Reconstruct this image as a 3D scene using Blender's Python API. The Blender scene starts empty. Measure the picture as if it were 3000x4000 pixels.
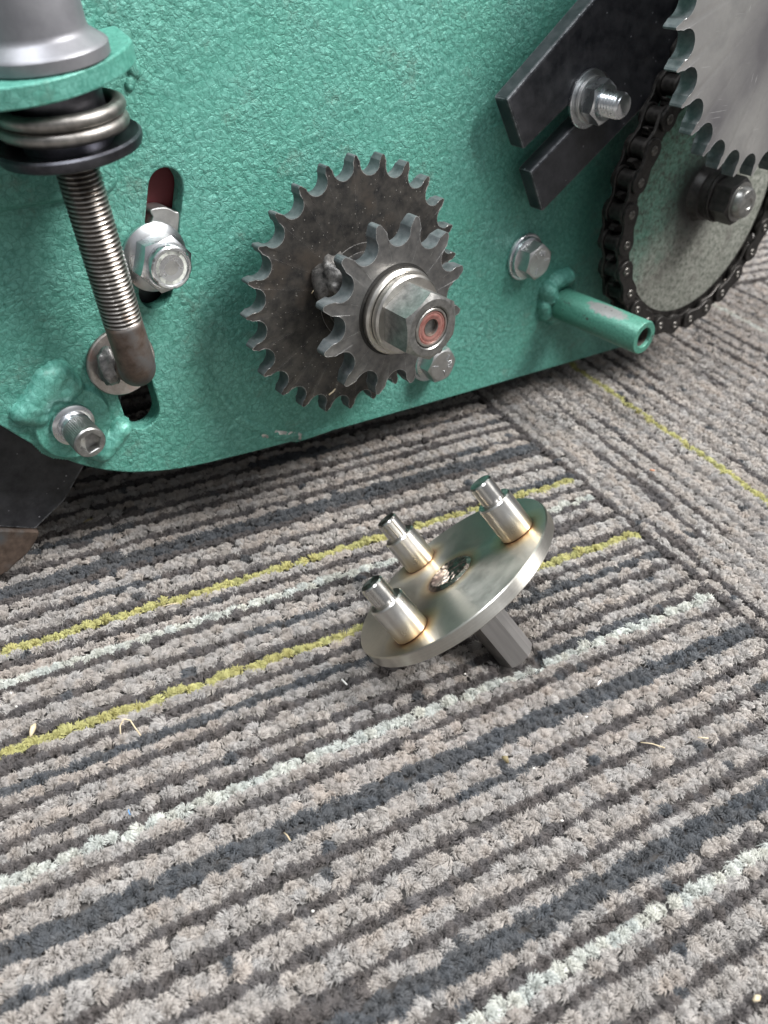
import bpy, bmesh, math, random
import numpy as np
from mathutils import Vector, Matrix
random.seed(4); rng = np.random.default_rng(7)
SC = bpy.context.scene
COL = SC.collection
R = math.radians
PI = math.pi

# ---------------------------------------------------------------- camera
cd = bpy.data.cameras.new('camera'); cam = bpy.data.objects.new('camera', cd); COL.objects.link(cam)
rt, up, fw = Vector((.9984, .03442, .04492)), Vector((-.05659, .60718, .79255)), Vector((0, .79382, -.60815))
cam.matrix_world = Matrix(((rt.x, up.x, -fw.x, 0), (rt.y, up.y, -fw.y, 0), (rt.z, up.z, -fw.z, .252), (0, 0, 0, 1)))
cd.sensor_fit = 'HORIZONTAL'; cd.sensor_width = 36; cd.lens = 39.19
cd.clip_start = .01; cd.clip_end = 50
cd.dof.use_dof = True; cd.dof.focus_distance = .325; cd.dof.aperture_fstop = 17
SC.camera = cam

# ---------------------------------------------------------------- light of the room
W = bpy.data.worlds.new('World'); SC.world = W; W.use_nodes = True
nt = W.node_tree; bg = nt.nodes['Background']
tc = nt.nodes.new('ShaderNodeTexCoord'); sx = nt.nodes.new('ShaderNodeSeparateXYZ'); cr = nt.nodes.new('ShaderNodeValToRGB')
nt.links.new(tc.outputs['Generated'], sx.inputs[0]); nt.links.new(sx.outputs['Z'], cr.inputs[0]); nt.links.new(cr.outputs[0], bg.inputs[0])
e = cr.color_ramp.elements
e[0].position = .0; e[0].color = (.20, .20, .205, 1)
e[1].position = .9; e[1].color = (.95, .97, 1.0, 1)
m_ = e.new(.25); m_.color = (.34, .35, .365, 1)
bg.inputs[1].default_value = .74

PO = Vector((0, 0, .252))
PN = Vector((.64516307, -.76326093, .03460297)); PH = Vector((.76371829, .64554967, 0)); PK = PN.cross(PH)
PD = .29736

def area(name, loc, target, sx_, sy_, power, color):
    l = bpy.data.lights.new(name, 'AREA'); l.shape = 'RECTANGLE'; l.size = sx_; l.size_y = sy_; l.energy = power; l.color = color
    o = bpy.data.objects.new(name, l); COL.objects.link(o); o.location = loc
    o.rotation_euler = (Vector(target) - Vector(loc)).to_track_quat('-Z', 'Y').to_euler(); return o
area('ceiling_light', (.15 + 1.15, .45 - .30, 1.75), (.1, .4, .05), .80, .80, 98, (1, .985, .96))
area('fill_light', (-.55, -.25, 2.1), (.1, .4, 0), 1.4, .6, 56, (.94, .97, 1))  # added fill lamp to brighten the plate; not a known ceiling fixture

SC.view_settings.view_transform = 'Standard'; SC.view_settings.look = 'None'
SC.view_settings.exposure = 0; SC.view_settings.gamma = 1

# ---------------------------------------------------------------- materials
class NT:
    def __init__(s, name):
        s.m = bpy.data.materials.new(name); s.m.use_nodes = True; s.t = s.m.node_tree; s.b = s.t.nodes['Principled BSDF']
        s.tc = s.n('ShaderNodeTexCoord'); s.mp = s.n('ShaderNodeMapping'); s.mp.inputs['Scale'].default_value = (1000,) * 3
        s.l(s.tc.outputs['Object'], s.mp.inputs[0]); s.mm = s.mp.outputs[0]          # object space in millimetres
    def n(s, t): return s.t.nodes.new(t)
    def l(s, a, b): s.t.links.new(a, b)
    def noise(s, scale, detail=4, rough=.55, vec=None, dist=0):
        n = s.n('ShaderNodeTexNoise'); n.inputs['Scale'].default_value = scale; n.inputs['Detail'].default_value = detail
        n.inputs['Roughness'].default_value = rough; n.inputs['Distortion'].default_value = dist
        s.l(vec or s.mm, n.inputs['Vector']); return n.outputs['Fac']
    def vor(s, scale, vec=None, feat='F1', rnd=1):
        n = s.n('ShaderNodeTexVoronoi'); n.feature = feat; n.inputs['Scale'].default_value = scale
        if 'Randomness' in n.inputs: n.inputs['Randomness'].default_value = rnd
        s.l(vec or s.mm, n.inputs['Vector']); return n.outputs['Distance']
    def ramp(s, f, stops):
        r = s.n('ShaderNodeValToRGB'); el = r.color_ramp.elements
        while len(el) < len(stops): el.new(.5)
        for q, (p, c) in zip(el, stops):
            q.position = p; q.color = (*c, 1) if hasattr(c, '__len__') else (c, c, c, 1)
        s.l(f, r.inputs[0]); return r.outputs[0]
    def mix(s, f, a, b, mode='MIX'):
        x = s.n('ShaderNodeMix'); x.data_type = 'RGBA'; x.blend_type = mode
        for i, v in ((0, f), (6, a), (7, b)):
            if hasattr(v, 'is_linked'): s.l(v, x.inputs[i])
            elif i == 0: x.inputs[0].default_value = v
            else: x.inputs[i].default_value = (*v, 1) if hasattr(v, '__len__') else (v, v, v, 1)
        return x.outputs[2]
    def math(s, op, a, b=0, c=None):
        x = s.n('ShaderNodeMath'); x.operation = op
        for i, v in enumerate((a, b) if c is None else (a, b, c)):
            if hasattr(v, 'is_linked'): s.l(v, x.inputs[i])
            else: x.inputs[i].default_value = v
        return x.outputs[0]
    def scale(s, v):
        x = s.n('ShaderNodeMapping'); x.inputs['Scale'].default_value = v; s.l(s.mm, x.inputs[0]); return x.outputs[0]
    def bump(s, h, strength, dist=.0003, nrm=None):
        b = s.n('ShaderNodeBump'); b.inputs['Strength'].default_value = strength; b.inputs['Distance'].default_value = dist
        s.l(h, b.inputs['Height'])
        if nrm: s.l(nrm, b.inputs['Normal'])
        s.l(b.outputs[0], s.b.inputs['Normal']); return b.outputs[0]
    def edge(s, rad, lo):
        # bare worn metal along sharp edges, broken up by noise
        bv = s.n('ShaderNodeBevel'); bv.samples = 6; bv.inputs['Radius'].default_value = rad; ge = s.n('ShaderNodeNewGeometry')
        d = s.n('ShaderNodeVectorMath'); d.operation = 'DOT_PRODUCT'; s.l(bv.outputs[0], d.inputs[0]); s.l(ge.outputs['Normal'], d.inputs[1])
        a = s.math('SUBTRACT', 1, d.outputs['Value']); a = s.math('MULTIPLY', a, s.ramp(s.noise(.35, 5, .7), [(.38, 0), (.62, 1)]))
        return s.ramp(a, [(lo, 0), (lo + .12, 1)])
    def set(s, **k):
        for a, v in k.items():
            i = s.b.inputs[{'base': 'Base Color', 'metal': 'Metallic', 'rough': 'Roughness', 'spec': 'Specular IOR Level', 'coat': 'Coat Weight', 'coatr': 'Coat Roughness', 'aniso': 'Anisotropic', 'sheen': 'Sheen Weight'}[a]]
            if hasattr(v, 'is_linked'): s.l(v, i)
            elif a == 'base': i.default_value = (*v, 1)
            else: i.default_value = v
        return s.m

def m_green(name='green_hammered_paint', bstr=1.0):
    x = NT(name)
    wv = x.n('ShaderNodeVectorMath'); wv.operation = 'ADD'
    nn = x.n('ShaderNodeTexNoise'); nn.inputs['Scale'].default_value = .35; nn.inputs['Detail'].default_value = 4; x.l(x.mm, nn.inputs['Vector'])
    sc_ = x.n('ShaderNodeVectorMath'); sc_.operation = 'SCALE'; sc_.inputs['Scale'].default_value = 4.0; x.l(nn.outputs['Color'], sc_.inputs[0])
    x.l(x.mm, wv.inputs[0]); x.l(sc_.outputs[0], wv.inputs[1])
    v = x.vor(.36, wv.outputs[0], 'SMOOTH_F1'); crack = x.vor(.36, wv.outputs[0], 'DISTANCE_TO_EDGE')
    n1 = x.noise(.34, 7, .68, dist=.7); n2 = x.noise(.03, 3); n3 = x.noise(.22, 5, .7); fine = x.noise(1.8, 4, .6)
    ck = x.ramp(crack, [(0, 0), (.12, 1)])
    base = x.mix(x.ramp(n1, [(.36, 0), (.66, 1)]), (.066, .240, .193), (.150, .398, .338))
    base = x.mix(x.math('MULTIPLY', x.ramp(n2, [(.35, 0), (.7, 1)]), .5), base, (.085, .315, .240))
    base = x.mix(x.math('MULTIPLY', x.math('SUBTRACT', 1, ck), .45), base, (.02, .14, .105))
    dirt = x.ramp(x.noise(.045, 8, .78), [(.56, 0), (.72, 1)])
    base = x.mix(x.math('MULTIPLY', dirt, .55), base, (.13, .165, .135))
    base = x.mix(x.math('MULTIPLY', x.ramp(x.noise(.16, 7, .8), [(.68, 0), (.72, 1)]), .6), base, (.045, .06, .05))
    h = x.math('ADD', x.math('MULTIPLY', v, -.8), x.math('MULTIPLY', n1, 1.7)); h = x.math('ADD', h, x.math('MULTIPLY', n3, 1.0)); h = x.math('ADD', h, x.math('MULTIPLY', ck, .2)); h = x.math('ADD', h, x.math('MULTIPLY', fine, .35))
    h = x.math('MULTIPLY', h, x.ramp(x.noise(.022, 5, .6), [(.34, .30), (.66, 1)])); x.bump(h, bstr * .9, .00072)
    return x.set(base=base, metal=.22, rough=x.ramp(n3, [(.3, .36), (.7, .50)]), spec=.5, coat=.15, coatr=.3)

def m_metal(name, c1, c2, rough=(.3, .5), scale=.4, bump=.15, brushed=None, metal=1, dirt=None, specks=None, wear=None, scr=None):
    x = NT(name)
    vec = x.scale(brushed) if brushed else None
    n1 = x.noise(scale, 6, .65, vec); n2 = x.noise(scale * .25, 4)
    base = x.mix(x.ramp(n1, [(.32, 0), (.68, 1)]), c1, c2)
    if dirt: base = x.mix(x.ramp(n2, [(dirt[1], 0), (dirt[1] + .15, 1)]), base, dirt[0])
    if specks:
        v = x.vor(specks[1]); base = x.mix(x.ramp(v, [(.08, 1), (.13, 0)]), base, specks[0])
    if scr: base = x.mix(x.math('MAXIMUM', x.ramp(x.noise(1.0, 2, .5, x.scale((.05, 1.6, 1))), [(.71, 0), (.74, .7)]), x.ramp(x.noise(1.0, 2, .5, x.scale((1.1, .07, 1))), [(.72, 0), (.75, .6)])), base, scr)
    if wear: base = x.mix(x.edge(wear[1], wear[2]), base, wear[0])
    x.bump(x.math('ADD', n1, x.math('MULTIPLY', x.noise(scale * 5, 3), .4)), bump, .0003)
    return x.set(base=base, metal=metal, rough=x.ramp(n2, [(.3, rough[0]), (.7, rough[1])]))

M = {}
M['green'] = m_green()
M['green2'] = m_green('green_paint_smoother', .38)
M['zinc'] = m_metal('zinc_plated_steel', (.60, .62, .65), (.72, .735, .75), (.22, .36), .2, .025)
M['dirty_zinc'] = m_metal('dull_zinc_steel', (.46, .46, .46), (.60, .60, .59), (.32, .45), .35, .08)
M['nylon'] = m_metal('white_nylon', (.62, .64, .59), (.70, .72, .67), (.45, .55), .5, .1, metal=0)
M['dark_sprocket'] = m_metal('oily_dark_steel', (.022, .022, .023), (.085, .078, .070), (.36, .58), .16, .35, metal=.6, dirt=((.065, .052, .042), .52), specks=((.26, .25, .23), .45), wear=((.45, .44, .43), .0007, .03))
M['sprocket'] = m_metal('worn_grey_steel', (.13, .13, .13), (.215, .21, .205), (.32, .5), .3, .12, metal=.85, wear=((.5, .5, .5), .0008, .02))
M['nut_steel'] = m_metal('plain_steel_nut', (.20, .20, .195), (.38, .375, .36), (.28, .45), .35, .15, metal=.9)
M['bright'] = m_metal('bright_turned_steel', (.50, .48, .45), (.66, .64, .60), (.24, .36), .3, .03)
M['seal'] = m_metal('red_bearing_seal', (.19, .065, .055), (.27, .14, .12), (.4, .55), .5, .15, metal=.15)
M['black_hole'] = m_metal('black_bore', (.01, .01, .01), (.02, .018, .016), (.5, .7), .5, .1, metal=.2)
M['thread'] = m_metal('bright_rolled_thread', (.27, .255, .24), (.40, .38, .36), (.3, .45), .3, .08)
M['rusty'] = m_metal('brown_rusted_steel', (.075, .055, .045), (.17, .125, .10), (.42, .6), .25, .3, metal=.55, dirt=((.10, .105, .11), .5))
M['weld_steel'] = m_metal('weld_metal', (.10, .10, .10), (.30, .29, .28), (.28, .5), .5, .5, metal=.8)
M['washer'] = m_metal('stained_steel_washer', (.22, .20, .19), (.38, .35, .33), (.35, .5), .3, .2, metal=.8, dirt=((.20, .07, .045), .58))
M['drum'] = m_metal('dark_red_paint', (.125, .018, .022), (.14, .022, .027), (.6, .7), .3, .1, metal=0)
M['chain'] = m_metal('oiled_black_chain', (.014, .013, .013), (.048, .044, .041), (.32, .52), .4, .3, metal=.7, dirt=((.07, .062, .057), .6))
M['pin'] = m_metal('worn_chain_pin', (.045, .042, .04), (.20, .19, .175), (.3, .5), .6, .2, metal=.8)
M['hub'] = m_metal('black_greasy_hub', (.012, .011, .011), (.040, .036, .034), (.32, .5), .4, .3, metal=.3)
M['plate_steel'] = m_metal('ground_plate_steel', (.30, .297, .295), (.44, .432, .42), (.32, .5), .05, .14, metal=.75, dirt=((.17, .165, .175), .44), wear=((.62, .62, .62), .0006, .03), scr=(.62, .62, .62))
M['housing'] = m_metal('black_housing', (.008, .008, .009), (.012, .012, .013), (.6, .8), .1, .1, metal=0)
M['gullet'] = m_metal('dull_oily_tooth_flank', (.075, .085, .09), (.15, .16, .165), (.42, .6), .3, .15, metal=.5)
M['spring'] = m_metal('spring_wire', (.20, .19, .18), (.34, .32, .30), (.36, .5), .3, .12)
M['cup'] = m_metal('dark_blued_steel', (.05, .05, .058), (.12, .12, .135), (.32, .5), .15, .15)
M['tube_grey'] = m_metal('grey_cast_tube', (.15, .15, .165), (.24, .24, .255), (.42, .55), .06, .12, metal=.5)
M['straw'] = m_metal('dry_straw', (.42, .33, .20), (.62, .53, .38), (.6, .8), .6, .1, metal=0)
M['crumb'] = m_metal('white_crumb', (.60, .58, .54), (.75, .73, .70), (.7, .9), .6, .1, metal=0)
M['blue'] = m_metal('blue_fibre', (.10, .26, .55), (.14, .34, .62), (.6, .8), .6, .1, metal=0)
M['bark'] = m_metal('dry_bark', (.14, .11, .06), (.24, .20, .10), (.7, .9), .8, .3, metal=0)
M['orange'] = m_metal('orange_chip', (.45, .19, .10), (.5, .24, .13), (.6, .8), .6, .1, metal=0)

def m_thread():
    x = NT('rolled_thread_with_oily_grooves'); s = x.n('ShaderNodeSeparateXYZ'); x.l(x.mm, s.inputs[0])
    r = x.math('SQRT', x.math('ADD', x.math('MULTIPLY', s.outputs['X'], s.outputs['X']), x.math('MULTIPLY', s.outputs['Y'], s.outputs['Y'])))
    n = x.noise(.25, 6, .7)
    base = x.mix(x.ramp(x.math('ADD', r, x.math('MULTIPLY', n, .5)), [(0, 0), (1, 1)]), (.05, .043, .038), (.05, .043, .038))
    mr = x.n('ShaderNodeMapRange'); mr.inputs[1].default_value = 6.45; mr.inputs[2].default_value = 6.95; x.l(x.math('ADD', r, x.math('MULTIPLY', x.math('SUBTRACT', n, .5), .6)), mr.inputs[0])
    base = x.mix(mr.outputs[0], (.07, .06, .052), (.46, .44, .42)); base = x.mix(x.ramp(x.noise(.12, 5, .7), [(.58, 0), (.7, .7)]), base, (.14, .09, .06))
    x.bump(n, .1, .0003); return x.set(base=base, metal=.9, rough=.36)
M['thread'] = m_thread()

def m_blackpaint():
    x = NT('chipped_black_paint')
    n1 = x.noise(.12, 6, .7); sp = x.noise(1.1, 5, .7); v = x.vor(.16)
    base = x.mix(x.ramp(n1, [(.35, 0), (.7, 1)]), (.012, .013, .017), (.048, .048, .054)); base = x.mix(x.ramp(x.noise(.5, 6, .8, x.scale((.25, 1.4, 1))), [(.66, 0), (.72, .8)]), base, (.16, .16, .17))
    base = x.mix(x.ramp(v, [(.05, 1), (.075, 0)]), base, (.22, .22, .24))
    base = x.mix(x.math('MULTIPLY', x.edge(.0016, .006), .9), base, (.42, .43, .45))
    x.bump(x.math('ADD', n1, x.math('MULTIPLY', sp, .5)), .18, .0003)
    return x.set(base=base, metal=.1, rough=x.ramp(n1, [(.3, .30), (.7, .5)]), spec=.5)
M['black'] = m_blackpaint()

def m_wheel():
    # green paint worn through to bare speckled metal away from the upper left
    x = NT('worn_wheel_paint')
    s = x.n('ShaderNodeSeparateXYZ'); x.l(x.mm, s.inputs[0])
    g = x.math('ADD', x.math('MULTIPLY', s.outputs['X'], -.011), x.math('MULTIPLY', s.outputs['Y'], .016))
    g = x.math('ADD', g, x.math('MULTIPLY', x.noise(.06, 6, .7), 1.1)); f = x.ramp(g, [(.40, 0), (1.05, 1)])
    fine = x.noise(.55, 6, .7)
    base = x.mix(x.ramp(fine, [(.38, 0), (.62, 1)]), (.20, .21, .18), (.36, .365, .33))
    gr = x.mix(x.ramp(fine, [(.36, 0), (.62, 1)]), (.09, .23, .17), (.24, .42, .34))
    base = x.mix(f, base, gr)
    base = x.mix(x.ramp(x.noise(.33, 6, .78), [(.49, 0), (.60, .85)]), base, (.085, .10, .08)); base = x.mix(x.ramp(x.noise(.05, 6, .75), [(.52, 0), (.70, .7)]), base, (.12, .11, .10))
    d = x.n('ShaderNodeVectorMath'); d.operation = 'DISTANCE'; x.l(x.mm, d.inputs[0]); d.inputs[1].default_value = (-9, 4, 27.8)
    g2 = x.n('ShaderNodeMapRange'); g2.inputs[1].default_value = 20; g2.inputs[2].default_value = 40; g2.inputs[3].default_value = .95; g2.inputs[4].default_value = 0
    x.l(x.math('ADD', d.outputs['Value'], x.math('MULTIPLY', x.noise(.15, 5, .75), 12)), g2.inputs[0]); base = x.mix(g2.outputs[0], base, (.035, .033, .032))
    x.bump(fine, .45, .0005)
    return x.set(base=base, metal=.35, rough=x.ramp(fine, [(.3, .42), (.7, .6)]))
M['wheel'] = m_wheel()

def m_stainless(name, tint_pts=(), rough=.2, aniso=.75, rot=0, tone=(.60, .585, .56)):
    """lathe-turned stainless: grooves run round the Z axis, heat tint rings where something was welded"""
    x = NT(name)
    s = x.n('ShaderNodeSeparateXYZ'); x.l(x.mm, s.inputs[0]); r = x.math('SQRT', x.math('ADD', x.math('MULTIPLY', s.outputs['X'], s.outputs['X']), x.math('MULTIPLY', s.outputs['Y'], s.outputs['Y'])))
    cb = x.n('ShaderNodeCombineXYZ'); x.l(r, cb.inputs[0]); x.l(s.outputs['Z'], cb.inputs[1])
    gv = x.noise(3.0, 3, .6, cb.outputs[0]); n2 = x.noise(.09, 5, .65); n4 = x.noise(.5, 5, .7)
    base = x.mix(x.ramp(gv, [(.3, 0), (.7, 1)]), tuple(c * .9 for c in tone), tone)
    base = x.mix(x.ramp(n4, [(.4, 0), (.75, .35)]), base, tuple(c * .7 for c in tone))
    tot = None
    for (px, py, pz, r0, r1) in tint_pts:
        d = x.n('ShaderNodeVectorMath'); d.operation = 'DISTANCE'; x.l(x.mm, d.inputs[0]); d.inputs[1].default_value = (px, py, pz)
        mr = x.n('ShaderNodeMapRange'); mr.inputs[1].default_value = r0; mr.inputs[2].default_value = r1; mr.inputs[3].default_value = 1; mr.inputs[4].default_value = 0
        x.l(x.math('ADD', d.outputs['Value'], x.math('MULTIPLY', x.noise(.3, 3), 1.5)), mr.inputs[0])
        tot = mr.outputs[0] if tot is None else x.math('MAXIMUM', tot, mr.outputs[0])
    if tot is not None:
        tint = x.ramp(tot, [(0, tone), (.35, (.62, .56, .45)), (.7, (.60, .48, .31)), (.9, (.42, .24, .12)), (1, (.13, .08, .06))])
        base = x.mix(x.ramp(tot, [(0, 0), (.3, .85)]), base, tint)
    x.bump(x.math('ADD', gv, x.math('MULTIPLY', n4, .5)), .05, .0002)
    tn = x.n('ShaderNodeTangent'); tn.direction_type = 'RADIAL'; tn.axis = 'Z'; x.l(tn.outputs[0], x.b.inputs['Tangent']); x.b.inputs['Anisotropic Rotation'].default_value = rot
    return x.set(base=base, metal=1, rough=x.ramp(n2, [(.3, rough), (.7, rough + .12)]), aniso=aniso)

# ---------------------------------------------------------------- mesh helpers (all inputs in millimetres)
class Fr:
    """a working frame: origin + three axes in world metres, geometry given in mm"""
    def __init__(s, o, ex, ey, ez): s.o, s.ex, s.ey, s.ez = Vector(o), Vector(ex).normalized(), Vector(ey).normalized(), Vector(ez).normalized()
    def mat(s, u=0, v=0, w=0):
        o = s.o + (s.ex * u + s.ey * v + s.ez * w) / 1000
        a, b, c = s.ex, s.ey, s.ez
        return Matrix(((a.x, b.x, c.x, o.x), (a.y, b.y, c.y, o.y), (a.z, b.z, c.z, o.z), (0, 0, 0, 1)))
PF = Fr(PO - PN * PD, PH, PK, PN)                # side plate: u right, v up, w out of the plate

def mk(name, verts, faces, mat, parent=None, mw=None, smooth=35, bevel=0):
    me = bpy.data.meshes.new(name); me.from_pydata([(a / 1000, b / 1000, c / 1000) for a, b, c in verts], [], faces)
    if bevel:
        bm = bmesh.new(); bm.from_mesh(me); bmesh.ops.remove_doubles(bm, verts=bm.verts, dist=1e-6)
        ed = [e for e in bm.edges if len(e.link_faces) == 2 and e.calc_face_angle(0) > R(30)]
        bmesh.ops.bevel(bm, geom=ed, offset=bevel / 1000, segments=2, profile=.5, affect='EDGES', clamp_overlap=True)
        bm.to_mesh(me); bm.free()
    bm = bmesh.new(); bm.from_mesh(me); bmesh.ops.recalc_face_normals(bm, faces=bm.faces); bm.to_mesh(me); bm.free()
    me.polygons.foreach_set('use_smooth', [True] * len(me.polygons))
    if smooth < 180: me.set_sharp_from_angle(angle=R(smooth))
    me.materials.append(mat)
    o = bpy.data.objects.new(name, me); COL.objects.link(o)
    mw = mw or Matrix.Identity(4)
    if parent is not None:
        o.parent = parent; o.matrix_basis = WM[parent.name].inverted() @ mw
    else: o.matrix_basis = mw
    WM[o.name] = mw
    return o
WM = {}
def thing(name, label, cat, loc, group=None):
    o = bpy.data.objects.new(name, None); COL.objects.link(o); o.location = loc; o.empty_display_size = .02
    o['label'] = label; o['category'] = cat
    if group: o['group'] = group
    WM[o.name] = Matrix.Translation(Vector(loc)); return o

def lathe_g(prof, seg=64, cap0=True, cap1=True, fn=None):
    V, F = [], []
    for j, (r, w) in enumerate(prof):
        for i in range(seg):
            t = 2 * PI * i / seg; rr, ww = (r, w) if fn is None else fn(j, r, w, t)
            V.append((rr * math.cos(t), rr * math.sin(t), ww))
    for j in range(len(prof) - 1):
        for i in range(seg):
            a, b = j * seg + i, j * seg + (i + 1) % seg; F.append((a, b, b + seg, a + seg))
    if cap0: F.append(tuple(range(seg - 1, -1, -1)))
    if cap1: F.append(tuple((len(prof) - 1) * seg + i for i in range(seg)))
    return V, F
def lathe(name, prof, mat, parent, fr, u, v, w=0, seg=64, cap0=True, cap1=True, smooth=35, tilt=None):
    V, F = lathe_g(prof, seg, cap0, cap1); mw = fr.mat(u, v, w)
    if tilt: mw = mw @ tilt
    return mk(name, V, F, mat, parent, mw, smooth)

def hexhead(name, AF, h, mat, parent, fr, u, v, w, rot=0, ch=.95, bore=0, under=False, depth=1.2):
    """hexagonal head or nut with the scalloped 30 degree chamfer"""
    seg = 72; V, F = [], []
    def rh(t):
        q = ((t - rot) % (PI / 3)) - PI / 6; return AF / 2 / math.cos(q)
    rc = AF / 2 * ch
    rings = []
    if under: rings.append(lambda t: (rc, 0)); rings.append(lambda t: (rh(t), (rh(t) - rc) * .55))
    else: rings.append(lambda t: (rh(t), 0))
    rings.append(lambda t: (rh(t), h - max(0, rh(t) - rc) * .55)); rings.append(lambda t: (rc, h))
    if bore: rings += [lambda t: (bore + .5, h), lambda t: (bore, h - .5), lambda t: (bore, h - depth)]
    for f in rings:
        for i in range(seg):
            t = 2 * PI * i / seg + rot; r, z = f(t); V.append((r * math.cos(t), r * math.sin(t), z))
    for j in range(len(rings) - 1):
        for i in range(seg):
            a, b = j * seg + i, j * seg + (i + 1) % seg; F.append((a, b, b + seg, a + seg))
    F.append(tuple(range(seg - 1, -1, -1))); F.append(tuple((len(rings) - 1) * seg + i for i in range(seg)))
    return mk(name, V, F, mat, parent, fr.mat(u, v, w), 25)

def thread(name, r, L, pitch, amp, mat, parent, fr, u, v, w, seg=40, taper=True):
    V, F = [], []; n = int(L / pitch * 6)
    for j in range(n + 1):
        z = L * j / n
        for i in range(seg):
            t = 2 * PI * i / seg; ph = (z / pitch - i / seg) % 1; tr = abs(ph * 2 - 1); tr = min(1, max(0, tr * 1.3 - .15))
            e = min(1, (L - z) / (pitch * .8)) if taper else 1
            rr = r - amp * (1 - tr) - (1 - e) * amp * .9; V.append((rr * math.cos(t), rr * math.sin(t), z))
    for j in range(n):
        for i in range(seg):
            a, b = j * seg + i, j * seg + (i + 1) % seg; F.append((a, b, b + seg, a + seg))
    F.append(tuple(range(seg - 1, -1, -1))); F.append(tuple(n * seg + i for i in range(seg)))
    return mk(name, V, F, mat, parent, fr.mat(u, v, w), 60)

def prism(name, pts, w0, w1, mat, parent, fr, bevel=0, holes=(), u=0, v=0, w=0, smooth=14):
    bm = bmesh.new()
    loops = []
    for L in [pts] + list(holes):
        vs = [bm.verts.new((x / 1000, y / 1000, w0 / 1000)) for x, y in L]
        loops.append([bm.edges.new((vs[i], vs[(i + 1) % len(vs)])) for i in range(len(vs))])
    bmesh.ops.triangle_fill(bm, use_beauty=True, use_dissolve=False, edges=[e for l in loops for e in l])
    res = bmesh.ops.extrude_face_region(bm, geom=bm.faces[:])
    bmesh.ops.translate(bm, verts=[g for g in res['geom'] if isinstance(g, bmesh.types.BMVert)], vec=(0, 0, (w1 - w0) / 1000))
    bmesh.ops.recalc_face_normals(bm, faces=bm.faces)
    if bevel:
        bmesh.ops.dissolve_limit(bm, angle_limit=R(.5), verts=bm.verts, edges=bm.edges)
        ed = [e for e in bm.edges if len(e.link_faces) == 2 and e.calc_face_angle(0) > R(50)]
        bmesh.ops.bevel(bm, geom=ed, offset=bevel / 1000, segments=2, profile=.5, affect='EDGES', clamp_overlap=True)
    me = bpy.data.meshes.new(name); bm.to_mesh(me); bm.free()
    me.polygons.foreach_set('use_smooth', [True] * len(me.polygons)); me.set_sharp_from_angle(angle=R(smooth)); me.materials.append(mat)
    o = bpy.data.objects.new(name, me); COL.objects.link(o); mw = fr.mat(u, v, w)
    if parent is not None: o.parent = parent; o.matrix_basis = WM[parent.name].inverted() @ mw
    else: o.matrix_basis = mw
    WM[o.name] = mw; return o

def hsh(x, y, s=0):
    v = math.sin(x * 12.9898 + y * 78.233 + s * 37.719) * 43758.5453; return v - math.floor(v)
def vnoise(x, y, s=0):
    xi, yi = math.floor(x), math.floor(y); fx, fy = x - xi, y - yi; fx = fx * fx * (3 - 2 * fx); fy = fy * fy * (3 - 2 * fy)
    a = hsh(xi, yi, s) * (1 - fx) + hsh(xi + 1, yi, s) * fx; b = hsh(xi, yi + 1, s) * (1 - fx) + hsh(xi + 1, yi + 1, s) * fx
    return a * (1 - fy) + b * fy - .5
def sstep(a, b, x):
    t = max(0, min(1, (x - a) / (b - a))); return t * t * (3 - 2 * t)

def relief(name, x0, x1, y0, y1, step, fn, mat, parent, fr, base=-.6):
    """cast or welded lump standing proud of the plate, height fn(u, v) in mm"""
    nx, ny = int((x1 - x0) / step) + 1, int((y1 - y0) / step) + 1
    Hh = [[fn(x0 + i * step, y0 + j * step) for i in range(nx)] for j in range(ny)]
    idx, V, F = {}, [], []
    def vid(i, j):
        if (i, j) not in idx: idx[(i, j)] = len(V); V.append((x0 + i * step, y0 + j * step, Hh[j][i] if Hh[j][i] > .02 else base))
        return idx[(i, j)]
    for j in range(ny - 1):
        for i in range(nx - 1):
            if max(Hh[j][i], Hh[j][i + 1], Hh[j + 1][i], Hh[j + 1][i + 1]) > .02:
                F.append((vid(i, j), vid(i + 1, j), vid(i + 1, j + 1), vid(i, j + 1)))
    return mk(name, V, F, mat, parent, fr.mat(), 180)

def blob(name, r, c, mat, parent, fr, seed=0, amp=.2, seg=28):
    """irregular weld lump: a noisy ellipsoid with radii r about c"""
    V, F = [], []; n = seg // 2
    for j in range(n + 1):
        ph = PI * j / n
        for i in range(seg):
            t = 2 * PI * i / seg; d = Vector((math.sin(ph) * math.cos(t), math.sin(ph) * math.sin(t), math.cos(ph)))
            k = 1 + amp * (vnoise(d.x * 2.1 + 9, d.y * 2.1 + d.z * 3, seed) * 1.6 + vnoise(d.x * 5 + d.z * 4, d.y * 5 - d.z * 3, seed + 3) * .7)
            V.append((c[0] + r[0] * d.x * k, c[1] + r[1] * d.y * k, c[2] + r[2] * d.z * k))
    for j in range(n):
        for i in range(seg):
            a, b = j * seg + i, j * seg + (i + 1) % seg; F.append((a, b, b + seg, a + seg))
    return mk(name, V, F, mat, parent, fr.mat(), 180)

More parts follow.
